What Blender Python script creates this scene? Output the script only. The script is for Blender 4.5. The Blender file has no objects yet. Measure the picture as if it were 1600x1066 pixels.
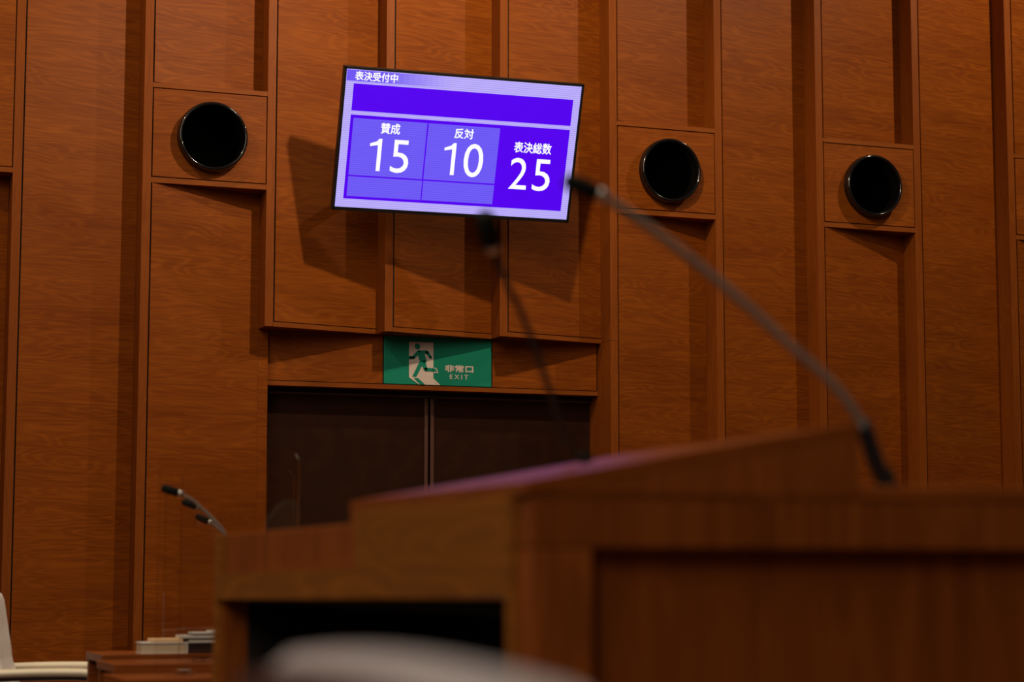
import bpy, bmesh, math, random
from mathutils import Vector, Matrix, Euler
random.seed(7)
PI = math.pi
scene = bpy.context.scene
EYE = 1.08

# ---------------------------------------------------------------- camera
cd = bpy.data.cameras.new('camera'); cam = bpy.data.objects.new('camera', cd)
scene.collection.objects.link(cam); scene.camera = cam
cd.sensor_width = 36.0; cd.lens = 3249.07 * 36 / 1600
cd.clip_start = 0.05
yaw, pitch, roll = .355875, .112755, .00046
fw = Vector((math.sin(yaw)*math.cos(pitch), math.cos(yaw)*math.cos(pitch), math.sin(pitch)))
ri = Vector((math.cos(yaw), -math.sin(yaw), 0)); up = ri.cross(fw)
r2 = ri*math.cos(roll) + up*math.sin(roll); u2 = -ri*math.sin(roll) + up*math.cos(roll)
M = Matrix((r2, u2, -fw)).transposed().to_4x4(); M.translation = (-1.41216, -11.62183, EYE)
cam.matrix_world = M
cd.dof.use_dof = True; cd.dof.focus_distance = 12.0; cd.dof.aperture_fstop = 3.0

# ---------------------------------------------------------------- world, lamps, exposure
world = bpy.data.worlds.new('world'); scene.world = world; world.use_nodes = True
bg = world.node_tree.nodes['Background']; bg.inputs[0].default_value = (1.0, .78, .66, 1); bg.inputs[1].default_value = .055

def spot(name, loc, target, power, col, angle, radius, blend=.6):
    l = bpy.data.lights.new(name, 'SPOT'); l.energy = power; l.color = col; l.spot_size = math.radians(angle)
    l.spot_blend = blend; l.shadow_soft_size = radius
    o = bpy.data.objects.new(name, l); scene.collection.objects.link(o); o.location = loc
    o.rotation_euler = (Vector(target) - Vector(loc)).to_track_quat('-Z', 'Y').to_euler()
    return o
WARM = (1.0, .77, .52)
spot('ceiling_downlight', (2.3, -2.3, 5.05), (2.1, 0.1, 1.9), 225, WARM, 150, .05)
spot('ceiling_downlight', (6.7, -2.2, 6.3), (5.0, 0.1, 1.8), 290, WARM, 140, .05)
spot('ceiling_downlight', (-1.6, -2.2, 6.3), (-.9, 0.1, 1.2), 190, WARM, 130, .05)
spot('ceiling_downlight', (-.1, -4.1, 6.4), (-.1, -4.1, 0), 230, (1, .84, .66), 42, .08, .5)  # added spot that brightens the desks, books and chair at left
al = bpy.data.lights.new('hall_fill_light', 'AREA'); al.shape = 'RECTANGLE'; al.size = 7; al.size_y = 5; al.energy = 260; al.color = (1, .80, .60)  # large unseen fill lamp, added for soft ambient light over the hall
ao = bpy.data.objects.new('hall_fill_light', al); scene.collection.objects.link(ao); ao.location = (-2.0, -8.5, 7.2)
a2 = bpy.data.lights.new('hall_fill_light', 'AREA'); a2.shape = 'RECTANGLE'; a2.size = 6; a2.size_y = 4; a2.energy = 270; a2.color = (1, .80, .60)  # second fill lamp, added to lift the podium's left and near faces
a2o = bpy.data.objects.new('hall_fill_light', a2); scene.collection.objects.link(a2o); a2o.location = (-6.0, -13.5, 6.6)
a2o.rotation_euler = (Vector((-.5, -9, 1)) - Vector((-6.0, -13.5, 6.6))).to_track_quat('-Z', 'Y').to_euler()
scene.view_settings.view_transform = 'Standard'; scene.view_settings.look = 'None'
scene.view_settings.gamma = 1; scene.view_settings.use_curve_mapping = False
scene.view_settings.exposure = 0.0
scene.cycles.use_denoising = True

# ---------------------------------------------------------------- materials
def new_mat(name):
    m = bpy.data.materials.new(name); m.use_nodes = True
    return m, m.node_tree.nodes, m.node_tree.links, m.node_tree.nodes['Principled BSDF']
def plain(name, col, rough=.5, metal=0, noise=.0, scale=40, spec=.5, emit=None, es=0, bump=0):
    m, n, l, b = new_mat(name)
    b.inputs['Base Color'].default_value = (*col, 1); b.inputs['Roughness'].default_value = rough
    b.inputs['Metallic'].default_value = metal; b.inputs['Specular IOR Level'].default_value = spec
    if emit: b.inputs['Emission Color'].default_value = (*emit, 1); b.inputs['Emission Strength'].default_value = es
    if noise or bump:
        tc = n.new('ShaderNodeTexCoord'); t = n.new('ShaderNodeTexNoise'); t.inputs['Scale'].default_value = scale; t.inputs['Detail'].default_value = 4
        l.new(tc.outputs['Object'], t.inputs['Vector'])
        if noise:
            mx = n.new('ShaderNodeMix'); mx.data_type = 'RGBA'
            mx.inputs[6].default_value = (*[c*(1-noise) for c in col], 1); mx.inputs[7].default_value = (*[min(1, c*(1+noise)) for c in col], 1)
            l.new(t.outputs['Fac'], mx.inputs[0]); l.new(mx.outputs[2], b.inputs['Base Color'])
        if bump:
            bp = n.new('ShaderNodeBump'); bp.inputs['Strength'].default_value = bump; bp.inputs['Distance'].default_value = .002
            l.new(t.outputs['Fac'], bp.inputs['Height']); l.new(bp.outputs[0], b.inputs['Normal'])
    return m
def wood(name, dark, light, axis='X', rough=.52, fig=.30, spec=.14, freq=1.0):
    """veneer: contour-line figure + fine streaks running along the axis; offset per object"""
    m, n, l, b = new_mat(name)
    tc = n.new('ShaderNodeTexCoord'); oi = n.new('ShaderNodeObjectInfo')
    cmb = n.new('ShaderNodeVectorMath'); cmb.operation = 'SCALE'; cmb.inputs[0].default_value = (13.1, 7.7, 17.3)
    l.new(oi.outputs['Random'], cmb.inputs['Scale'])
    add = n.new('ShaderNodeVectorMath'); add.operation = 'ADD'
    l.new(tc.outputs['Object'], add.inputs[0]); l.new(cmb.outputs[0], add.inputs[1])
    def mapped(along, across):
        v = n.new('ShaderNodeVectorMath'); v.operation = 'MULTIPLY'
        v.inputs[1].default_value = (along, along, across) if axis == 'X' else (across, across, along)
        l.new(add.outputs[0], v.inputs[0]); return v.outputs[0]
    def noise(vec, sc, det=3, dist=0, rgh=.5):
        t = n.new('ShaderNodeTexNoise'); t.inputs['Scale'].default_value = sc; t.inputs['Detail'].default_value = det
        t.inputs['Distortion'].default_value = dist; t.inputs['Roughness'].default_value = rgh
        l.new(vec, t.inputs['Vector']); return t.outputs['Fac']
    def math_(op, a, bb=None, cc=None):
        q = n.new('ShaderNodeMath'); q.operation = op
        for i, v in enumerate((a, bb, cc)):
            if v is None: continue
            if isinstance(v, (int, float)): q.inputs[i].default_value = v
            else: l.new(v, q.inputs[i])
        return q.outputs[0]
    base = noise(mapped(.75*freq, 5.5*freq), 1.0, 2.0, .25)
    rings = math_('SINE', math_('MULTIPLY', base, 105.0))
    rings = math_('MULTIPLY_ADD', rings, .5, .5)
    rings = math_('POWER', rings, 2.2)
    amt = noise(mapped(1.2*freq, 3.0*freq), 1.3, 2.0)
    streak = noise(mapped(2.6*freq, 95*freq), 1.0, 6.0, .35, .72)
    streak2 = noise(mapped(7*freq, 260*freq), 1.0, 3.0, 0, .6)
    broad = noise(mapped(.5*freq, 5*freq), 1.0, 4.0, .5)
    f = math_('MULTIPLY_ADD', math_('MULTIPLY', rings, amt), fig, math_('MULTIPLY', streak, .62))
    f = math_('MULTIPLY_ADD', streak2, .22, f)
    f = math_('MULTIPLY_ADD', broad, .36, f)
    f = math_('SUBTRACT', f, .33)
    ramp = n.new('ShaderNodeValToRGB'); e = ramp.color_ramp.elements
    e[0].position = .12; e[0].color = (*dark, 1); e[1].position = .72; e[1].color = (*light, 1)
    l.new(f, ramp.inputs[0]); l.new(ramp.outputs[0], b.inputs['Base Color'])
    b.inputs['Roughness'].default_value = rough; b.inputs['Specular IOR Level'].default_value = spec
    bp = n.new('ShaderNodeBump'); bp.inputs['Strength'].default_value = .15; bp.inputs['Distance'].default_value = .001
    l.new(streak, bp.inputs['Height']); l.new(bp.outputs[0], b.inputs['Normal'])
    return m
DK, LT = (.160, .032, .0018), (.40, .108, .0070)
M_panel = wood('veneer panel', DK, LT, 'X', fig=.22, freq=1.35)
M_rib = wood('veneer rib', (.19, .044, .0035), (.34, .090, .011), 'Z', fig=.15, freq=1.2)
M_edge = wood('veneer edge strip', (.20, .047, .005), (.36, .102, .012), 'X', fig=.12)
M_podium = wood('podium veneer', (.17, .040, .0045), (.36, .100, .012), 'Z', rough=.45, spec=.3)
M_podium_side = wood('podium side veneer', (.17, .055, .0045), (.36, .128, .014), 'X', rough=.45, spec=.3)
M_podium_top = wood('podium top veneer', (.17, .040, .0045), (.36, .100, .012), 'X', rough=.30, spec=.36)
M_desk = wood('desk veneer', (.15, .036, .006), (.34, .095, .018), 'X', rough=.35)
M_dark = plain('dark gap', (.006, .004, .003), .8)
M_door = plain('dark brown door leather', (.026, .0075, .0025), .7, noise=.45, scale=9, bump=.3, spec=.12)
M_stile = plain('door stile', (.10, .042, .030), .4)
M_cavity = plain('black cavity inside', (.004, .003, .003), .8)  # near-black for the inner faces of the open shelf
M_gloss = plain('gloss black', (.006, .005, .005), .10, spec=.9)
M_blackcloth = plain('black mesh', (.0008, .0008, .0008), .95, spec=.0)
M_plastic = plain('black plastic', (.008, .008, .010), .4)
M_foam = plain('black foam', (.010, .012, .010), .95, noise=.4, scale=400, spec=.1)
M_metal = plain('brushed ring', (.62, .62, .58), .3, metal=.8)
M_goose = plain('grey gooseneck', (.26, .215, .18), .42, metal=.3, noise=.3, scale=300)
M_green = plain('exit sign green', (.012, .26, .165), .3, spec=.4)
M_signwhite = plain('exit sign white', (.72, .62, .55), .4)
M_leather_dim = plain('cream leather', (.36, .35, .38), .42, noise=.08, scale=12, spec=.45, bump=.1)  # chair leather with the dim foreground light darkened into its colour
M_leather_lit = plain('lit cream leather', (.80, .76, .72), .42, noise=.06, scale=12, spec=.45, bump=.1)  # brighter copy of the chair leather, wall light painted into the tone
M_leather2 = plain('cream armrest leather', (.74, .67, .50), .42, noise=.06, scale=12)
M_shell = plain('dark brown chair shell', (.020, .010, .009), .4)
M_steel = plain('steel', (.5, .5, .5), .3, metal=1)
M_paper = plain('beige paper', (.55, .45, .30), .7, noise=.1, scale=60)
M_paper2 = plain('manila envelope', (.78, .52, .26), .7, noise=.1, scale=30)
M_white = plain('off white paper', (.62, .60, .56), .7, noise=.08, scale=60)
M_carpet = plain('carpet', (.09, .045, .035), .95, noise=.4, scale=200, spec=.1)
M_ceiling = plain('ceiling', (.6, .52, .45), .8)
def acrylic():
    m, n, l, b = new_mat('clear acrylic')
    b.inputs['Base Color'].default_value = (.98, .97, .95, 1); b.inputs['Roughness'].default_value = .02
    b.inputs['Transmission Weight'].default_value = 1; b.inputs['IOR'].default_value = 1.49
    return m
M_acrylic = acrylic()
def screen_mat(name, col, strength=1.0, lines=.0, edge=0):
    """glowing panel with its fine horizontal pixel rows"""
    m, n, l, b = new_mat(name)
    b.inputs['Base Color'].default_value = (0, 0, 0, 1); b.inputs['Roughness'].default_value = .5; b.inputs['Specular IOR Level'].default_value = .1
    b.inputs['Emission Strength'].default_value = strength
    tc = n.new('ShaderNodeTexCoord'); w = n.new('ShaderNodeTexWave'); w.bands_direction = 'Z'
    w.inputs['Scale'].default_value = 26.0; w.inputs['Distortion'].default_value = .4; w.inputs['Detail'].default_value = 0
    l.new(tc.outputs['Object'], w.inputs['Vector'])
    mx = n.new('ShaderNodeMix'); mx.data_type = 'RGBA'
    mx.inputs[6].default_value = (*[c*(1-lines) for c in col], 1); mx.inputs[7].default_value = (*[c*(1+lines*.6) for c in col], 1)
    l.new(w.outputs['Fac'], mx.inputs[0])
    l.new(mx.outputs[2], b.inputs['Emission Color'])
    return m
M_s_lav = screen_mat('screen lavender', (.50, .42, 1.0), 1.0, .22)
M_s_deep = screen_mat('screen deep violet', (.095, .001, .88), 1.0, .10)
M_s_cell = screen_mat('screen cell violet', (.16, .105, .93), 1.0, .14)
M_s_band = screen_mat('screen header violet', (.19, .13, .93), 1.0, .14)
M_s_text = screen_mat('screen white', (1.0, .98, 1.0), 1.0, 0)

# ---------------------------------------------------------------- helpers
col = scene.collection
def bm_box(bm, x0, x1, y0, y1, z0, z1, bev=0):
    vs = [bm.verts.new((x, y, z)) for x in (x0, x1) for y in (y0, y1) for z in (z0, z1)]
    f = [(0,1,3,2),(4,6,7,5),(0,4,5,1),(2,3,7,6),(0,2,6,4),(1,5,7,3)]
    fs = [bm.faces.new([vs[i] for i in q]) for q in f]
    if bev:
        es = {e for q in fs for e in q.edges}
        bmesh.ops.bevel(bm, geom=list(es), offset=bev, segments=2, affect='EDGES', profile=.5)
def bm_prism(bm, pts, z0, z1, axis='Z'):
    """extrude polygon pts. axis Z: pts are (x,y); axis Y: pts are (x,z), z0/z1 are y; axis X: pts are (y,z)"""
    def P(p, h):
        return (p[0], p[1], h) if axis == 'Z' else ((p[0], h, p[1]) if axis == 'Y' else (h, p[0], p[1]))
    a = [bm.verts.new(P(p, z0)) for p in pts]; b = [bm.verts.new(P(p, z1)) for p in pts]
    bm.faces.new(a); bm.faces.new(b[::-1])
    for i in range(len(pts)):
        j = (i+1) % len(pts); bm.faces.new((a[j], a[i], b[i], b[j]))
def bm_tube(bm, pts, rad, seg=12, cap=True):
    pts = [Vector(p) for p in pts]; rings = []; n = len(pts)
    rads = rad if isinstance(rad, (list, tuple)) else [rad]*n
    t0 = (pts[1]-pts[0]).normalized(); ref = Vector((0, 0, 1)) if abs(t0.z) < .9 else Vector((1, 0, 0))
    nv = t0.cross(ref).normalized()
    for i, p in enumerate(pts):
        t = (pts[min(i+1, n-1)]-pts[max(i-1, 0)]).normalized()
        nv = (nv - t*nv.dot(t)).normalized(); bv = t.cross(nv)
        rings.append([bm.verts.new(p + (nv*math.cos(a)+bv*math.sin(a))*rads[i]) for a in [2*PI*k/seg for k in range(seg)]])
    for i in range(n-1):
        for k in range(seg):
            bm.faces.new((rings[i][k], rings[i][(k+1) % seg], rings[i+1][(k+1) % seg], rings[i+1][k]))
    if cap: bm.faces.new(rings[0][::-1]); bm.faces.new(rings[-1])
def bm_lathe(bm, prof, seg=48, axis='Y', close=False):
    """prof: list of (r, h). revolved about the axis"""
    rings = []
    for r, h in prof:
        ring = []
        for k in range(seg):
            a = 2*PI*k/seg; c, s = r*math.cos(a), r*math.sin(a)
            ring.append(bm.verts.new((c, h, s) if axis == 'Y' else (c, s, h)))
        rings.append(ring)
    for i in range(len(rings)-1):
        for k in range(seg):
            bm.faces.new((rings[i][k], rings[i][(k+1) % seg], rings[i+1][(k+1) % seg], rings[i+1][k]))
    if not close:
        bm.faces.new(rings[0]); bm.faces.new(rings[-1][::-1])
def obj(name, bm, mat, parent=None, loc=None, smooth=False):
    bmesh.ops.recalc_face_normals(bm, faces=bm.faces[:])
    me = bpy.data.meshes.new(name); bm.to_mesh(me); bm.free(); me.materials.append(mat)
    o = bpy.data.objects.new(name, me); col.objects.link(o)
    if parent: o.parent = parent
    if loc: o.location = loc
    if smooth:
        for p in me.polygons: p.use_smooth = True
    return o
def mk(name, fn, mat, parent=None, loc=None, smooth=False):
    bm = bmesh.new(); fn(bm); return obj(name, bm, mat, parent, loc, smooth)
def boxo(name, b, mat, parent=None, bev=0):
    """box given in the parent's space; its origin sits at its own lower corner"""
    x0, x1, y0, y1, z0, z1 = b
    return mk(name, lambda bm: bm_box(bm, 0, x1-x0, 0, y1-y0, 0, z1-z0, bev), mat, parent, (x0, y0, z0))
def empty(name, loc=(0, 0, 0), rz=0):
    o = bpy.data.objects.new(name, None); col.objects.link(o); o.location = loc; o.rotation_euler = (0, 0, rz); return o
def tag(o, label=None, cat=None, group=None, kind=None):
    if label: o['label'] = label
    if cat: o['category'] = cat
    if group: o['group'] = group
    if kind: o['kind'] = kind
    return o
def copy_tree(o, parent=None):
    c = o.copy(); col.objects.link(c); c.parent = parent
    for ch in list(o.children): copy_tree(ch, c)
    return c

# ---------------------------------------------------------------- room shell
tag(boxo('floor', (-7, 14, -18, 1.2, -.1, 0), M_carpet), kind='structure')
# ---------------------------------------------------------------- the panelled wall
P, RW, RD = .72, .05, .15            # rib pitch, rib width, saw-tooth depth
TOP = 5.6
def Z(z): return z + EYE
wall = boxo('wall_back', (-4.2, 10, .5, .62, 0, TOP), M_dark); tag(wall, kind='structure')
WLOC = Vector(wall.location)
def wp(name, fn, mat, smooth=False):         # child of the wall, built in world coordinates
    bm = bmesh.new(); fn(bm)
    bmesh.ops.transform(bm, matrix=Matrix.Translation(-WLOC), verts=bm.verts[:])
    # own origin at the piece's first vertex
    bm.verts.ensure_lookup_table(); c = bm.verts[0].co.copy()
    bmesh.ops.transform(bm, matrix=Matrix.Translation(-c), verts=bm.verts[:])
    return obj(name, bm, mat, wall, c, smooth)
def wbox(name, b, mat, bev=0): return wp(name, lambda bm: bm_box(bm, *b, bev), mat)
GAP = .008
def saw_panel(i, z0, z1, x_end=None):
    xa = i*P + GAP; xb = x_end or (i+1)*P - RW - .001
    m = RD/(P-RW)
    ya, yb = (xa-i*P)*m, (xb-i*P)*m
    wp('wall_panel', lambda bm: bm_prism(bm, [(xa, ya), (xb, yb), (xb, yb+.025), (xa, ya+.025)], z0, z1), M_panel)
def saw_strip(i, z0, z1, name='edge_strip'):   # frame strip that follows the saw tooth, full depth to the backing
    xa = i*P - RW; xb = (i+1)*P - RW
    m = RD/(P-RW)
    wp(name, lambda bm: bm_prism(bm, [(i*P, 0), (xb, RD), (xb, .32), (i*P, .32)], z0, z1), M_edge)
def rib(i, z0, z1, depth=.24):
    x1 = i*P; x0 = x1-RW
    wp('rib', lambda bm: bm_box(bm, x0, x1-.0005, 0, depth, z0, z1, .0015), M_rib)
    wbox('shadow_gap', (x1-.0005, x1+GAP+.001, .014, .22, z0, z1), M_dark)
BOT_FRAME, FRAME_T = Z(1.430), .027
JOINT = Z(2.745)
box_bays = (-3, 1, 5, 7, 9)
for i in range(-5, 13):
    low = BOT_FRAME if i in (3, 4) else 0
    if i == 2:
        wp('rib', lambda bm: bm_box(bm, 2*P-RW, 2*P-.0005, 0, .24, BOT_FRAME, TOP, .0015), M_rib)
        wbox('shadow_gap', (2*P-.0005, 2*P+GAP+.001, .014, .22, BOT_FRAME+FRAME_T, TOP), M_dark)
    elif low:
        rib(i, low, TOP)
    elif i == 5:
        wp('rib', lambda bm: bm_box(bm, 5*P-RW, 5*P-.0005, 0, .34, Z(1.4337), TOP, .0015), M_rib)
        wp('rib', lambda bm: bm_box(bm, 5*P-RW, 5*P-.0005, 0, .50, 0, Z(1.4325), .0015), M_rib)
        wbox('shadow_gap', (5*P-.0005, 5*P+GAP+.001, .014, .22, 0, TOP), M_dark)
    else:
        rib(i, 0, TOP)
    if i > 11: continue
    if i in box_bays:
        zb0, zb1 = Z(2.2251), Z(2.8058)
        xa, xb = i*P, (i+1)*P-RW
        saw_panel(i, zb1+.004, TOP)
        if i == 1: saw_panel(i, 0, zb0-.001, None)
        else: saw_panel(i, 0, zb0-.001)
        wbox('box_frame_strip', (xa, xb, 0, .2, zb0, zb0+.031), M_edge, .001)
        wbox('box_frame_strip', (xa, xb, 0, .2, zb1-.028, zb1), M_edge, .001)
        px_, pz_ = xa+.3425, Z(2.506)
        def holed(bm, x0=xa+.007, x1=xb-.006, z0=zb0+.037, z1=zb1-.034, cx=px_, cz=pz_, r=.192, N=64):
            ring = {}
            for y in (0, .02):
                inn, out = [], []
                for k in range(N):
                    a = 2*PI*(k+.5)/N; c, q = math.cos(a), math.sin(a)
                    inn.append(bm.verts.new((cx+r*c, y, cz+r*q)))
                    t = min(((x1-cx) if c > 0 else (x0-cx))/c, ((z1-cz) if q > 0 else (z0-cz))/q)
                    out.append([cx+t*c, cz+t*q])
                for X, ZZ in ((x0, z0), (x0, z1), (x1, z0), (x1, z1)):      # snap the nearest ray to each corner
                    k = min(range(N), key=lambda k: (out[k][0]-X)**2+(out[k][1]-ZZ)**2); out[k] = [X, ZZ]
                ring[y] = (inn, [bm.verts.new((p_[0], y, p_[1])) for p_ in out])
            for k in range(N):
                j = (k+1) % N
                for y in (0, .02): bm.faces.new((ring[y][0][k], ring[y][0][j], ring[y][1][j], ring[y][1][k]))
                for w_ in (0, 1): bm.faces.new((ring[0][w_][k], ring[0][w_][j], ring[.02][w_][j], ring[.02][w_][k]))
        wp('box_panel', holed, M_panel)
        wbox('box_backing', (xa, xb, .125, .20, zb0+.031, zb1-.028), M_dark)
    elif i in (2, 3, 4):
        saw_panel(i, BOT_FRAME+FRAME_T+.005, JOINT-.0002); saw_panel(i, JOINT+.0002, TOP)
        saw_strip(i, BOT_FRAME, BOT_FRAME+FRAME_T)
        m = RD/(P-RW)
        wp('shadow_gap', lambda bm, i=i: bm_prism(bm, [(i*P, .012), ((i+1)*P-RW, RD+.012), ((i+1)*P-RW, RD+.05), (i*P, .05)], BOT_FRAME+FRAME_T, BOT_FRAME+FRAME_T+.006), M_dark)
    elif i == -1:
        # flush upper panel standing over an open recess
        wbox('box_panel', (i*P+.005, (i+1)*P-RW-.006, 0, .02, Z(2.262), TOP), M_panel, .001)
        wbox('box_backing', (i*P, (i+1)*P-RW, .022, .22, Z(2.255), TOP), M_dark)
        wbox('box_frame_strip', (i*P, (i+1)*P-RW, 0, .2, Z(2.228), Z(2.257)), M_edge, .001)
        saw_panel(i, 0, Z(2.225))
    else:
        saw_panel(i, 0, JOINT-.0002); saw_panel(i, JOINT+.0002, TOP)
# narrow piece that carries the saw-tooth panel on to the door recess, below the rib over the door
m_ = RD/(P-RW)
wp('wall_panel', lambda bm: bm_prism(bm, [(2*P-RW, RD), (1.452, (1.452-P)*m_), (1.452, .5), (2*P-RW, .5)], 0, BOT_FRAME-.001), M_panel)
# door head: boards either side of the exit sign
HY = .20
hz0, hz1 = Z(1.109), Z(1.43)
wbox('door_head_strip', (1.455, 3.549, HY, .36, hz0, hz0+.027), M_edge, .001)
wbox('door_head_backing', (1.455, 3.549, HY+.022, .36, hz0+.027, BOT_FRAME+.02), M_dark)
wbox('door_head_panel', (1.455, 2.160, HY, HY+.02, hz0+.031, BOT_FRAME-.001), M_panel, .001)
wbox('door_head_panel', (2.856, 3.540, HY, HY+.02, hz0+.031, BOT_FRAME-.001), M_panel, .001)
wbox('door_head_rail', (1.455, 3.549, .30, .345, hz0-.028, hz0-.001), M_dark)
wbox('door_head_rail', (1.455, 3.549, .296, .32, hz0-.034, hz0-.028), M_stile)
# double door
def door(name, x0, x1, meet_right):
    d = boxo(name, (x0, x1, .335, .375, .01, hz0-.03), M_door); tag(d, kind='structure')
    w, h = x1-x0, hz0-.04
    s = [(w-.022, w)] if meet_right else [(0, .022)]
    for a, b in s: boxo('door_stile', (a, b, -.012, 0, 0, h), M_stile, d, .002)
    boxo('door_rail', (0, w, -.006, 0, h-.012, h), M_stile, d)
    boxo('door_rail', (0, w, -.006, 0, 0, .1), M_stile, d)
    xh = w-.10 if meet_right else .10
    mk('door_handle', lambda bm: bm_tube(bm, [(xh, 0, .95), (xh, -.05, .95), (xh, -.05, 1.25), (xh, 0, 1.25)], .011), M_steel, d, smooth=True)
    return d
door('door_1', 1.456, 2.487, True)
door('door_2', 2.503, 3.548, False)

# ---------------------------------------------------------------- exit sign
def flat(name, pts, y0, y1, mat, parent): return mk(name, lambda bm: bm_prism(bm, pts, y0, y1, 'Y'), mat, parent)
def bm_stroke(bm, pts, w, y0, y1):
    """rounded polyline band in xz"""
    def disc(c, r, k=14):
        bm_prism(bm, [(c[0]+r*math.cos(2*PI*t/k), c[1]+r*math.sin(2*PI*t/k)) for t in range(k)], y0, y1, 'Y')
    for i, (p, wi) in enumerate(zip(pts, w)): disc(p, wi/2)
    for (p, a), (q, b) in zip(zip(pts, w), zip(pts[1:], w[1:])):
        d = Vector((q[0]-p[0], q[1]-p[1])); nn = Vector((-d.y, d.x)).normalized()
        bm_prism(bm, [(p[0]+nn.x*a/2, p[1]+nn.y*a/2), (q[0]+nn.x*b/2, q[1]+nn.y*b/2), (q[0]-nn.x*b/2, q[1]-nn.y*b/2), (p[0]-nn.x*a/2, p[1]-nn.y*a/2)], y0, y1, 'Y')
def text_mesh(name, s, x0, x1, z0, z1, y, mat, parent, bold=0.0, depth=.0006):
    """lettering turned to a mesh and fitted to a box in the parent's xz plane; bold = side-shifted copies of the strokes"""
    cu = bpy.data.curves.new('tmp', 'FONT'); cu.body = s; cu.size = 1; cu.resolution_u = 4; cu.extrude = .01
    to = bpy.data.objects.new('tmp', cu); col.objects.link(to)
    dg = bpy.context.evaluated_depsgraph_get(); dg.update()
    me = bpy.data.meshes.new_from_object(to.evaluated_get(dg)); bpy.data.objects.remove(to)
    xs = [v.co.x for v in me.vertices]; ys = [v.co.y for v in me.vertices]
    ax, bx, ay, by = min(xs), max(xs), min(ys), max(ys)
    b = (x1-x0)/max(1, len(s))*bold
    bm = bmesh.new()
    for n_, (sx, sy) in enumerate(((-1, 0), (1, 0), (0, 1), (0, -1)) if bold else ((0, 0),)):
        tmp = me.copy()
        for v in tmp.vertices:
            X, Y, q = v.co
            v.co = (x0+b+(X-ax)/(bx-ax)*(x1-x0-2*b)+sx*b, y - (depth+n_*.00004 if q > 0 else 0), z0+b+(Y-ay)/(by-ay)*(z1-z0-2*b)+sy*b)
        bm.from_mesh(tmp); bpy.data.meshes.remove(tmp)
    m2 = bpy.data.meshes.new(name); bm.to_mesh(m2); bm.free(); bpy.data.meshes.remove(me)
    m2.materials.append(mat)
    o = bpy.data.objects.new(name, m2); col.objects.link(o); o.parent = parent
    return o
SX, SZ = 2.1675, Z(1.1415)
sign = empty('exit_sign', (SX, HY, SZ)); SW, SH = .680, .286
tag(sign, 'green and white emergency exit sign with running figure, set over the double door', 'sign')
boxo('sign_face', (0, SW, -.002, .02, 0, SH), M_green, sign, .001)
boxo('sign_rim', (-.005, SW+.005, .002, .02, -.005, SH), M_dark, sign)
def SP(x, y): return ((x-82)/1343*SW, (625+(x-82)*.035-y)/2148)
YW, YG, YG2 = -.0045, -.0060, -.0072
flat('white_doorway', [SP(390, 548), SP(515, 640), SP(783, 648), SP(693, 560), SP(691, 96), SP(390, 85)], YW, -.001, M_signwhite, sign)
flat('white_foot_outline', [SP(685, 422), SP(725, 424), SP(744, 448), SP(755, 492), SP(685, 488)], YW, -.001, M_signwhite, sign)
def man(bm):
    S = lambda *q: [SP(*a) for a in q]
    k = 1/2050
    bm_prism(bm, [(SP(492, 148)[0]+36*k*math.cos(t*PI/12), SP(492, 148)[1]+36*k*math.sin(t*PI/12)) for t in range(24)], YG, YW, 'Y')
    bm_stroke(bm, S((398, 293), (440, 293), (505, 222)), [40*k, 38*k, 46*k], YG-.0002, YW)
    bm_stroke(bm, S((505, 222), (612, 222), (657, 290)), [46*k, 42*k, 34*k], YG-.0004, YW)
    bm_prism(bm, S((485, 225), (570, 215), (612, 345), (525, 350)), YG-.0006, YW, 'Y')
    bm_stroke(bm, S((560, 335), (595, 445), (700, 450)), [66*k, 44*k, 38*k], YG-.0008, YW)
    bm_prism(bm, S((690, 432), (718, 434), (738, 472), (690, 470)), YG-.0010, YW, 'Y')
    bm_prism(bm, S((520, 340), (572, 352), (478, 540), (432, 535)), YG-.0012, YW, 'Y')
mk('running_figure', man, M_green, sign)
flat('figure_shadow', [SP(448, 556), SP(500, 556), SP(590, 640), SP(527, 640)], YG, YW, M_green, sign)
def sign_text(name, s, zx0, zx1, zy0, zy1, bold):
    a = SP(zx0, zy1); b = SP(zx1, zy0); m = SP((zx0+zx1)/2, zy1)[1]; t = SP((zx0+zx1)/2, zy0)[1]
    text_mesh(name, s, a[0], b[0], m, t, -.002, M_signwhite, sign, bold, .0015)
sign_text('japanese_lettering', '非常口', 836, 1196, 386, 484, .035)
sign_text('english_lettering', 'E X I T', 900, 1130, 511, 572, .05)

# ---------------------------------------------------------------- round black ports in the boxes
def make_port(label, x, z):
    o = empty('round_speaker', (x, 0, z)); tag(o, label, 'wall speaker', 'round speakers in the wall')
    def ring(bm):
        prof = []
        for k in range(17):
            a = -.35*PI + k/16*1.45*PI          # outside foot, over the lip, down inside
            prof.append((.190 + .0125*math.cos(a), -.045 - .022*math.sin(a)))
        prof = [(.196, -.001), (.2035, -.02)] + prof + [(.172, .0), (.168, .05), (.182, .05), (.190, .0)]
        bm_lathe(bm, prof, 64, close=True)
    mk('ring', ring, M_gloss, o, smooth=True)
    mk('cone', lambda bm: bm_lathe(bm, [(.168, .035), (.14, .065), (.09, .098), (.055, .112), (.02, .106), (.0005, .104)], 48, close=True), M_blackcloth, o, smooth=True)
    return o
# openings behind the cones
for i in (1, 5, 7, 9, -3):
    pass
port = {}
for i, lab in ((1, 'round glossy black wall speaker to the left of the voting screen'),
               (5, 'round glossy black wall speaker just right of the screen, middle one of three'),
               (7, 'round glossy black wall speaker farthest right, smallest of three')):
    port[i] = make_port(lab, i*P + .3425 + (.0 if i == 1 else .0), Z(2.506))

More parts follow.
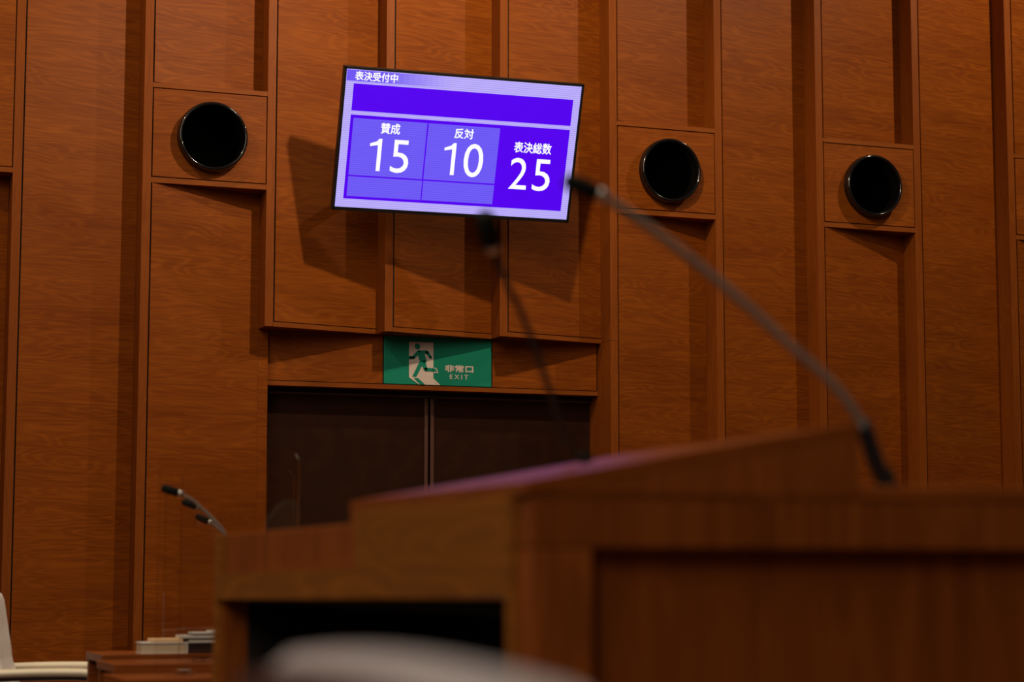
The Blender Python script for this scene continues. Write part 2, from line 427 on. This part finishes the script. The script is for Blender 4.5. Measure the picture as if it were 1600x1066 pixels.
# ---------------------------------------------------------------- voting screen
TW, TH = 1.43, .825
tv = empty('voting_screen'); tv.location = (2.4201, -.4361, Z(2.4714)); tv.rotation_euler = (.358944, .00394, -.055261)
tag(tv, 'tilted flat screen with violet vote count display hung on the wood wall', 'screen')
BEZ = .0145
boxo('housing', (-TW/2, TW/2, .004, .05, -TH/2, TH/2), M_plastic, tv, .004)
boxo('rear_bulge', (-.45, .45, .05, .085, -.28, .2), M_plastic, tv, .01)
def frame(bm):
    w, h, b = TW/2, TH/2, BEZ
    for q in ((-w, w, -.004, .006, h-b, h), (-w, w, -.004, .006, -h, -h+b*1.35), (-w, -w+b, -.004, .006, -h, h), (w-b, w, -.004, .006, -h, h)):
        bm_box(bm, *q, .0008)
mk('bezel', frame, M_plastic, tv)
scr = boxo('screen', (-TW/2+BEZ, TW/2-BEZ, .001, .004, -TH/2+BEZ, TH/2-BEZ), M_s_lav, tv)
def UV(u, v): return ((u-.5)*TW - (-TW/2+BEZ), (.5-v)*TH - (-TH/2+BEZ))
def srect(name, u0, u1, v0, v1, y, mat):
    a = UV(u0, v1); b = UV(u1, v0)
    mk(name, lambda bm: bm_box(bm, a[0], b[0], y-.0003, y+.0003, a[1], b[1]), mat, scr)
for k in range(12):
    t = k/11; c_ = [a*(1-t)+b*t for a, b in zip((.17, .10, .92), (.47, .39, 1.0))]
    u_a = .0125 if k == 0 else .17+.024*(k-1)
    srect('header_band', u_a, .17+.024*k, .022, .098, -.0005, screen_mat('screen header', c_, 1.0, .16))
srect('banner', .0430, .9605, .115, .302, -.0005, M_s_deep)
srect('result_field', .0423, .9605, .330, .917, -.0005, M_s_deep)
srect('yes_cell', .0548, .3580, .352, .749, -.0012, M_s_cell)
srect('yes_cell', .0548, .3600, .759, .898, -.0012, M_s_cell)
srect('no_cell', .3640, .6635, .353, .749, -.0012, M_s_cell)
srect('no_cell', .3650, .6635, .759, .897, -.0012, M_s_cell)
def stext(name, s, u0, u1, v0, v1, bold=.01):
    a = UV(u0, v1); b = UV(u1, v0)
    text_mesh(name, s, a[0], b[0], a[1], b[1], -.0018, M_s_text, scr, bold, .0004)
def one(u0, u1, v0, v1):
    a = UV(u0, v1); b = UV(u1, v0); w, h = b[0]-a[0], b[1]-a[1]
    pts = [(a[0]+w*px, a[1]+h*pz) for px, pz in ((.68, 0), (1, 0), (1, 1), (.78, 1), (.56, .91), (.05, .84), (.05, .75), (.68, .80))]
    mk('digit', lambda bm: bm_prism(bm, pts, -.0022, -.0012, 'Y'), M_s_text, scr)
stext('status_text', '表決受付中', .0455, .2200, .028, .092, .025)
stext('caption', '賛成', .1690, .2490, .372, .448, .025)
stext('caption', '反対', .4745, .5555, .373, .446, .025)
stext('caption', '表決総数', .7305, .8910, .438, .517, .025)
one(.1290, .1800, .484, .711)
stext('digit', '5', .2210, .2950, .484, .716, 0)
one(.4370, .4880, .479, .706)
stext('digit', '0', .5240, .6060, .475, .713, 0)
stext('digit', '2', .7240, .7990, .553, .778, 0)
stext('digit', '5', .8240, .8980, .553, .782, 0)
# wall bracket behind it
def arm(bm):
    bm_box(bm, -.16, .16, .085, .10, -.16, .16, .003)
mk('mount_plate', arm, M_plastic, tv)
inv = (Matrix.Translation(tv.location) @ tv.rotation_euler.to_matrix().to_4x4()).inverted()
def bracket(bm):
    for x in (2.135, 2.855):
        bm_box(bm, x-.03, x+.03, -.03, .0, Z(2.36), Z(2.72), .003)
    bm_tube(bm, [(2.135, -.02, Z(2.55)), (2.855, -.02, Z(2.55))], .02)
    bm_tube(bm, [(2.42, -.02, Z(2.55)), (2.42, -.33, Z(2.52))], .028)
    bmesh.ops.transform(bm, matrix=inv, verts=bm.verts[:])
mk('wall_bracket', bracket, M_plastic, tv)

# ---------------------------------------------------------------- speaker's podium in front
PX0, PY0, PY1, PX1 = -.483, -9.193, -7.41, 1.75
pod = empty('speaker_podium', (PX0, PY0, 0))
tag(pod, 'large brown wooden podium with slanted reading top and dark open shelf, blurred in front', 'podium')
D, Wd = PX1-PX0, PY1-PY0
T = 1.20
# right face (towards the camera): frame and sunk panels
def faceframe(bm):
    bm_box(bm, 0, .095, 0, .05, 0, T-.03, .003)
boxo('face_stile', (.0, .082, 0, .05, 0, T-.0855), M_podium, pod, .003)
boxo('face_stile', (1.05, 1.13, 0, .05, 0, T-.085), M_podium, pod, .003)
boxo('face_stile', (D-.08, D, 0, .05, 0, T-.085), M_podium, pod, .003)
boxo('face_rail', (.0, D, 0, .05, T-.085, T-.022), M_podium, pod, .003)
boxo('face_rail', (.082, D-.08, .004, .05, 0, .10), M_podium, pod, .003)
boxo('sunk_panel', (.075, 1.06, .026, .045, .08, T-.08), M_podium, pod)
boxo('sunk_panel', (1.12, D-.07, .026, .045, .08, T-.08), M_podium, pod)
boxo('top_board', (.464, D+.01, -.001, Wd, T-.0215, T), M_podium_top, pod, .003)
boxo('back_board', (D-.04, D, .05, Wd, 0, T-.022), M_podium, pod)
boxo('far_end_board', (.0, D-.04, Wd-.04, Wd, 0, 1.083), M_podium, pod)
boxo('cheek_rail', (.0, .4635, -.0005, .05, T-.0215, T-.0145), M_podium, pod)
# user side: beam, posts, raised block, lower board, open shelf
RB = .79                                              # length of the raised block
boxo('corner_post', (-.009, .05, .0505, .070, 0, T-.017), M_podium_side, pod, .001)
boxo('end_post', (-.012, .045, Wd-.022, Wd, 0, 1.165), M_podium_side, pod, .003)
mk('front_beam', lambda bm: bm_prism(bm, [(.0705, 1.053), (Wd-.02, 1.033), (Wd-.02, 1.085), (.0705, 1.098)], -.010, .04, 'X'), M_podium_side, pod)
boxo('lower_board', (.008, .035, RB+.001, Wd-.0225, 1.05, 1.165), M_podium, pod, .003)
boxo('lower_top', (.0355, .34, RB+.001, Wd-.045, 1.143, 1.165), M_podium_top, pod, .003)
boxo('raised_board', (-.009, .0295, .0705, RB-.0305, 1.06, T-.017), M_podium_side, pod, .002)
boxo('raised_end_board', (-.009, .455, RB-.03, RB, 1.06, T-.017), M_podium, pod, .003)
# slanted reading desk: wedge cheeks and top
RUN, RISE = .463, .084
def wedge(bm):
    bm_prism(bm, [(-.006, T-.014), (RUN, T-.014), (RUN, T+RISE-.014), (-.006, T-.0135)], -.002, .024, 'Y')
mk('wedge_cheek', wedge, M_podium, pod)
mk('wedge_cheek', lambda bm: bm_prism(bm, [(-.006, T-.014), (RUN, T-.014), (RUN, T+RISE-.014), (-.006, T-.0135)], RB-.024, RB, 'Y'), M_podium, pod)
mk('wedge_back', lambda bm: bm_box(bm, RUN-.02, RUN, .02, RB-.02, T, T+RISE-.016), M_podium, pod)
mk('slanted_top', lambda bm: bm_prism(bm, [(-.008, T-.016), (RUN+.002, T-.016+RISE), (RUN+.002, T+RISE), (-.008, T-.001)], -.003, RB+.003, 'Y'), M_podium_top, pod)
# open cavity
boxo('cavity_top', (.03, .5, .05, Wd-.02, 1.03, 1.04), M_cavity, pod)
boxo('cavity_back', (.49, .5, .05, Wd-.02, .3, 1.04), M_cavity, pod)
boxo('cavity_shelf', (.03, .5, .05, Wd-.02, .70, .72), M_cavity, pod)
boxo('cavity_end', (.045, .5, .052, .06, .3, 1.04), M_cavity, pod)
boxo('cavity_end', (.05, .5, Wd-.05, Wd-.042, .3, 1.03), M_cavity, pod)  # black board added to cover the wood at the far end
boxo('kick_board', (.02, .04, .05, Wd-.02, 0, .70), M_podium, pod)

# ---------------------------------------------------------------- gooseneck microphones
def smooth_path(pts, n=5):
    pts = [Vector(p) for p in pts]; out = []
    for i in range(len(pts)-1):
        p0, p1, p2, p3 = pts[max(i-1, 0)], pts[i], pts[i+1], pts[min(i+2, len(pts)-1)]
        for k in range(n):
            t = k/n
            out.append(.5*((2*p1)+(-p0+p2)*t+(2*p0-5*p1+4*p2-p3)*t*t+(-p0+3*p1-3*p2+p3)*t**3))
    out.append(pts[-1]); return out
def make_mic(path, base, label, group, foot=1.9, sock=1, rs=.0042, hr=.0105, hl=.055, basebox=True, lower=.10, stem_mat=None):
    """path: world points from the base upwards to the tip"""
    o = empty('gooseneck_microphone', base); b = Vector(base)
    tag(o, label, 'microphone', group)
    pts = [p-b for p in smooth_path(path)]
    tip = pts[-1]; L = 0; k = len(pts)-1
    while L < hl and k > 0: L += (pts[k]-pts[k-1]).length; k -= 1
    head, stem = pts[k:], pts[:k+1]
    d = (head[-1]-head[0]).normalized(); h0 = head[0]
    mk('stem', lambda bm: bm_tube(bm, stem, rs, 10), stem_mat or M_goose, o, smooth=True)
    # thick flexible part at the foot
    q = 1; L = 0
    while L < lower and q < len(stem)-1: L += (stem[q]-stem[q-1]).length; q += 1
    mk('flexible_foot', lambda bm: bm_tube(bm, stem[:q], rs*foot, 12), M_plastic, o, smooth=True)
    mk('collar_ring', lambda bm: bm_tube(bm, [h0-d*hl*.32, h0-d*hl*.22, h0+d*hl*.06], [rs*1.1, hr*.72, hr*.78], 14), M_metal, o, smooth=True)
    mk('windscreen', lambda bm: bm_tube(bm, [h0+d*hl*t for t in (0, .06, .5, .85, .97, 1.0)], [hr*.8, hr, hr, hr*.95, hr*.75, hr*.4], 16), M_foam, o, smooth=True)
    if basebox:
        mk('base_plate', lambda bm: bm_box(bm, -.045, .045, -.03, .03, 0, .025, .005), M_plastic, o)
    else:
        mk('base_socket', lambda bm: bm_lathe(bm, [(.019*sock, 0), (.019*sock, .006), (.012*sock, .012), (.010*sock, .03*sock)], 20, 'Z'), M_foam, o, smooth=True)
    return o
Y1 = -9.07
make_mic([(.095, Y1, 1.212), (.081, Y1, 1.235), (.057, Y1, 1.295), (.013, Y1, 1.347), (-.047, Y1, 1.394), (-.120, Y1, 1.452), (-.202, Y1, 1.511), (-.278, Y1, 1.560), (-.333, Y1, 1.590), (-.367, Y1, 1.603), (-.392, Y1, 1.611)],
         (.097, Y1, 1.20), 'large blurred gooseneck microphone arching over the podium from its right', 'podium microphones', rs=.0065, hr=.0120, hl=.05, basebox=False, lower=.085)
make_mic([(-.19, -8.655, 1.256), (-.215, -8.66, 1.268), (-.234, -8.678, 1.294), (-.260, -8.695, 1.351), (-.284, -8.712, 1.397), (-.322, -8.73, 1.471), (-.354, -8.748, 1.516), (-.383, -8.765, 1.568), (-.397, -8.782, 1.590), (-.408, -8.80, 1.612)],
         (-.188, -8.655, 1.2535), 'very blurred thin dark microphone reaching up below the screen', 'podium microphones', foot=1.15, sock=.55, rs=.0050, hr=.0150, hl=.055, basebox=False, lower=.05, stem_mat=M_plastic)

# ---------------------------------------------------------------- member desks, partitions, their microphones
M_lit_edge = plain('lit edge paint', (.55, .36, .27), .45)  # pale colour stands in for light catching a desk's left edge
def make_desk(x0, y0, label, x1=1.35, dep=.36, zt=.80, edge=False):
    o = empty('member_desk', (x0, y0, 0)); L = x1-x0
    tag(o, label, 'desk', 'member desks')
    boxo('desktop', (0, L, 0, dep, zt-.028, zt), M_desk, o, .003)
    boxo('left_stile', (.018 if edge else .004, .05, .012, .04, 0, zt-.03), M_desk, o, .002)
    if edge: boxo('lit_edge_strip', (.002, .0175, .010, .04, 0, zt-.03), M_lit_edge, o, .001)
    boxo('top_rail', (.05, L-.05, .012, .04, zt-.085, zt-.03), M_desk, o, .002)
    boxo('right_stile', (L-.05, L-.004, .012, .04, 0, zt-.03), M_desk, o, .002)
    boxo('sunk_panel', (.045, L-.045, .028, .036, .05, zt-.08), M_desk, o)
    boxo('far_board', (.004, L-.004, dep-.04, dep-.012, 0, zt-.03), M_desk, o, .002)
    return o
make_desk(-.208, -4.319, 'farthest wooden member desk, carrying the books and the black box', zt=.81)
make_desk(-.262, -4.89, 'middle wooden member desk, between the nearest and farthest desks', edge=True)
make_desk(-.403, -5.871, 'nearest blurred wooden member desk, its top edge at the bottom of the photo')
def make_partition(xr, y, label, xl, zt=1.45, zb=.80, rot=0):
    o = empty('acrylic_partition', ((xl+xr)/2, y, zb)); tag(o, label, 'partition', 'clear partitions on the member desks')
    w, h, r = (xr-xl)/2, zt-zb, .045
    pts = [(-w, 0), (w, 0)]
    for k in range(9): a = k/8*PI/2; pts.append((w-r+r*math.cos(a), h-r+r*math.sin(a)))
    for k in range(9): a = PI/2+k/8*PI/2; pts.append((-w+r+r*math.cos(a), h-r+r*math.sin(a)))
    flat('sheet', pts, -.0025, .0025, M_acrylic, o)
    for s in (-1, 1): boxo('foot', (s*w*.6-.02, s*w*.6+.02, -.05, .05, 0, .012), M_acrylic, o, .001)
    o.rotation_euler = (0, 0, math.radians(rot)); return o
make_partition(.141, -5.64, 'clear acrylic partition with the highest top edge, on nearest desk', -.274, zt=1.452)
make_partition(.360, -4.74, 'middle clear acrylic partition, its corner slightly inside the other two', -.030, zt=1.447, rot=4)
make_partition(.553, -4.05, 'clear acrylic partition with the lowest top edge, farthest back', .05, zt=1.426, zb=.81, rot=3)
def desk_mic(y, pts, label, bx, zb=.80):
    full = [(bx, y, .825), (bx+.005, y, .95), (bx-.015, y, 1.08)] + pts[::-1]
    return make_mic(full, (bx, y, zb), label, 'microphones on the member desks', rs=.0042, hr=.0120, hl=.05, lower=.2)
desk_mic(-5.70, [(-.280, -5.7, 1.332), (-.240, -5.7, 1.321), (-.190, -5.7, 1.298), (-.156, -5.7, 1.269), (-.124, -5.7, 1.237), (-.095, -5.7, 1.204)], 'desk microphone with the highest and largest black head, on the left', -.03)
desk_mic(-4.80, [(-.040, -4.8, 1.326), (-.004, -4.8, 1.314), (.032, -4.8, 1.301), (.062, -4.8, 1.276), (.090, -4.8, 1.246), (.112, -4.8, 1.213)], 'middle desk microphone, its head just under the highest one', .17)
desk_mic(-4.14, [(.140, -4.14, 1.300), (.170, -4.14, 1.288), (.206, -4.14, 1.270), (.231, -4.14, 1.249), (.255, -4.14, 1.221)], 'lowest and smallest of the three desk microphones', .31, .81)

# ---------------------------------------------------------------- things on the farthest desk
def slab(name, b, mat, label, cat, group=None, bev=.002):
    x0, x1, y0, y1, z0, z1 = b
    o = mk(name, lambda bm: bm_box(bm, -(x1-x0)/2, (x1-x0)/2, -(y1-y0)/2, (y1-y0)/2, 0, z1-z0, bev), mat, None, ((x0+x1)/2, (y0+y1)/2, z0))
    return tag(o, label, cat, group)
b1 = empty('book', (.010, -4.25, .81)); tag(b1, 'thick beige book lying flat under an orange envelope', 'book')
boxo('page_block', (-.079, .077, -.047, .05, .0045, .0345), M_paper, b1, .001)
boxo('cover', (-.081, .078, -.050, .05, 0, .0045), M_white, b1, .001)
boxo('cover', (-.081, .078, -.050, .05, .0345, .040), M_white, b1, .001)
boxo('spine', (.078, .084, -.050, .05, 0, .040), M_white, b1, .001)
slab('envelope', (-.031, .076, -4.295, -4.20, .850, .862), M_paper2, 'orange buff envelope lying on the thick beige book', 'envelope')
slab('document_box', (.102, .37, -4.30, -4.21, .81, .847), M_plastic, 'flat black box beside the beige book', 'box')
for k, (x0, z0, z1, lab) in enumerate(((.097, .847, .856, 'lowest pale folder lying on the black box'),
        (.080, .856, .8625, 'dark layer right above the lowest pale folder'),
        (.068, .8625, .873, 'pale folder of the pile that reaches farthest left over the envelope'),
        (.108, .873, .877, 'thin dark layer in the upper half of the folder pile'),
        (.112, .877, .883, 'narrow pale folder just under the topmost folder'),
        (.178, .883, .889, 'topmost thin folder of the pile on the black box'))):
    slab('folder', (x0, x0+.24, -4.295, -4.205, z0, z1), M_plastic if k in (1, 3) else M_white, lab, 'folder', 'folders on the black box', .001)  # dark slabs fill the dark lines between the pale folders

# ---------------------------------------------------------------- cream office chairs
def rounded_rect_cushion(bm, prof_fn, ny=14):
    pass
def make_chair(label, group=None, half_=.285, dome_=.012, lm=None):
    lm = lm or M_leather_dim
    o = empty('office_chair'); tag(o, label, 'chair', group)
    # backrest cushion: lofted across y, leaning back, crowned top
    def back(bm, x_off=0, thick=.085, z_lo=.48, half=half_, dome=dome_, ztop=1.040, tuft=True):
        ny, nz = 24, 22; F = []; B = []
        for j in range(ny+1):
            v = -1+2*j/ny; y = v*half
            tz = ztop - dome*abs(v)**2 - (.022*max(0, (abs(v)-.86)/.14)**2)
            fr, br = [], []
            for k in range(nz+1):
                t = k/nz; z = z_lo+(tz-z_lo)*t
                lean = -.115 - .17*max(0, (z-.72))*1.0 + .03*math.sin(PI*min(1, (z-.48)/.25))
                rnd = 1.0
                if t > .9: rnd = math.sqrt(max(0, 1-((t-.9)/.1)**2))
                ed = math.sqrt(max(0.0, 1-max(0, (abs(v)-.86)/.14)**2))
                th = thick/2*rnd*ed
                cx = lean - thick/2
                d = 0
                if tuft:
                    for (ty, tzz) in ((-.14, .62), (0, .62), (.14, .62), (-.21, .74), (-.07, .74), (.07, .74), (.21, .74), (-.14, .86), (0, .86), (.14, .86)):
                        d += .012*math.exp(-(((y-ty)/.022)**2+((z-tzz)/.022)**2))
                fr.append(bm.verts.new((cx+th-d+x_off, y, z))); br.append(bm.verts.new((cx-th+x_off-.001, y, z)))
            F.append(fr); B.append(br)
        for j in range(ny):
            for k in range(nz):
                bm.faces.new((F[j][k], F[j+1][k], F[j+1][k+1], F[j][k+1])); bm.faces.new((B[j][k], B[j][k+1], B[j+1][k+1], B[j+1][k]))
            bm.faces.new((F[j][nz], F[j+1][nz], B[j+1][nz], B[j][nz])); bm.faces.new((F[j][0], B[j][0], B[j+1][0], F[j+1][0]))
        for k in range(nz):
            bm.faces.new((F[0][k], F[0][k+1], B[0][k+1], B[0][k])); bm.faces.new((F[ny][k], B[ny][k], B[ny][k+1], F[ny][k+1]))
    mk('backrest', lambda bm: back(bm), lm, o, smooth=True)
    mk('back_shell', lambda bm: back(bm, -.062, .030, .46, half_-.009, dome_, 1.0285, False), M_shell, o, smooth=True)
    def seat(bm):
        bm_box(bm, -.16, .37, -.255, .255, .40, .50, .035)
    mk('seat', seat, lm, o, smooth=True)
    boxo('seat_pan', (-.17, .34, -.24, .24, .375, .405), M_shell, o, .01)
    for s in (-1, 1):
        def pad(bm, s=s):
            n = 16; prev = None; rings = []
            for k in range(n+1):
                t = k/n; x = -.15+.425*t
                z = .700 + .010*math.sin(PI*min(1, t*.62+.15)) - .018*max(0, (t-.8)/.2)**2
                wv = .030*(1-.25*max(0, (t-.85)/.15)**2); hh = .017
                rings.append([bm.verts.new((x, s*.33+wv*math.cos(a), z+hh*math.sin(a)-.004)) for a in [2*PI*q/14 for q in range(14)]])
            for i in range(n):
                for q in range(14): bm.faces.new((rings[i][q], rings[i][(q+1) % 14], rings[i+1][(q+1) % 14], rings[i+1][q]))
            bm.faces.new(rings[0]); bm.faces.new(rings[-1][::-1])
        mk('armrest', pad, M_leather2, o, smooth=True)
        def armframe(bm, s=s):
            bm_tube(bm, smooth_path([(-.17, s*.33, .682), (0, s*.33, .686), (.19, s*.33, .686), (.255, s*.33, .670), (.25, s*.33, .60), (.14, s*.325, .46), (.06, s*.29, .40), (.0, s*.20, .388)]), .012, 10)
            bm_tube(bm, smooth_path([(-.17, s*.33, .682), (-.20, s*.31, .66), (-.21, s*.26, .60)]), .012, 10)
        mk('arm_frame', armframe, M_shell, o, smooth=True)
    mk('gas_column', lambda bm: bm_tube(bm, [(.08, 0, .10), (.08, 0, .38)], .028, 16), M_steel, o, smooth=True)
    for k in range(5):
        a = 2*PI*k/5+.3; c, s_ = math.cos(a), math.sin(a)
        mk('base_arm', lambda bm: bm_tube(bm, [(.08, 0, .10), (.08+.29*c, .29*s_, .075)], [.026, .014], 10), M_shell, o, smooth=True)
        def cast(bm):
            for e in (-.014, .014):
                p = Vector((.08+.29*c, .29*s_, .03)); dd = Vector((-s_, c, 0))
                bm_tube(bm, [p+dd*(e-.008), p+dd*(e+.008)], .03, 14)
        mk('caster', cast, M_plastic, o)
    return o
ch = make_chair('heavily blurred cream chair back with dark shell in the very foreground', 'cream office chairs')
ch.location = (-.865, -10.55, 0)
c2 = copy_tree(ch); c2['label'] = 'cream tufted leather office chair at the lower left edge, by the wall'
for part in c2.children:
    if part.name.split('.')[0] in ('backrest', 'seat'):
        part.data = part.data.copy(); part.data.materials[0] = M_leather_lit
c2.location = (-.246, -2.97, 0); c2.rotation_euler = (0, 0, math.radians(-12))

# ---------------------------------------------------------------- the hall behind the camera: back wall, raised tier, one more chair (seen mirrored in the acrylic)
bw = boxo('wall_front', (-7, 14, -18.1, -18, 0, TOP), M_panel); tag(bw, kind='structure')
tier = boxo('platform', (-3.5, 8, -18, -12.9, 0, .60), M_carpet); tag(tier, kind='structure')
M_tan = plain('tan leather', (.30, .24, .16), .45)
c3 = make_chair('tan round-backed chair on the raised tier, seen mirrored in the acrylic partition', 'chair on the raised tier', .215, .20, M_tan)
c3.location = (2.33, -14.1, .60); c3.rotation_euler = (0, 0, math.radians(90))
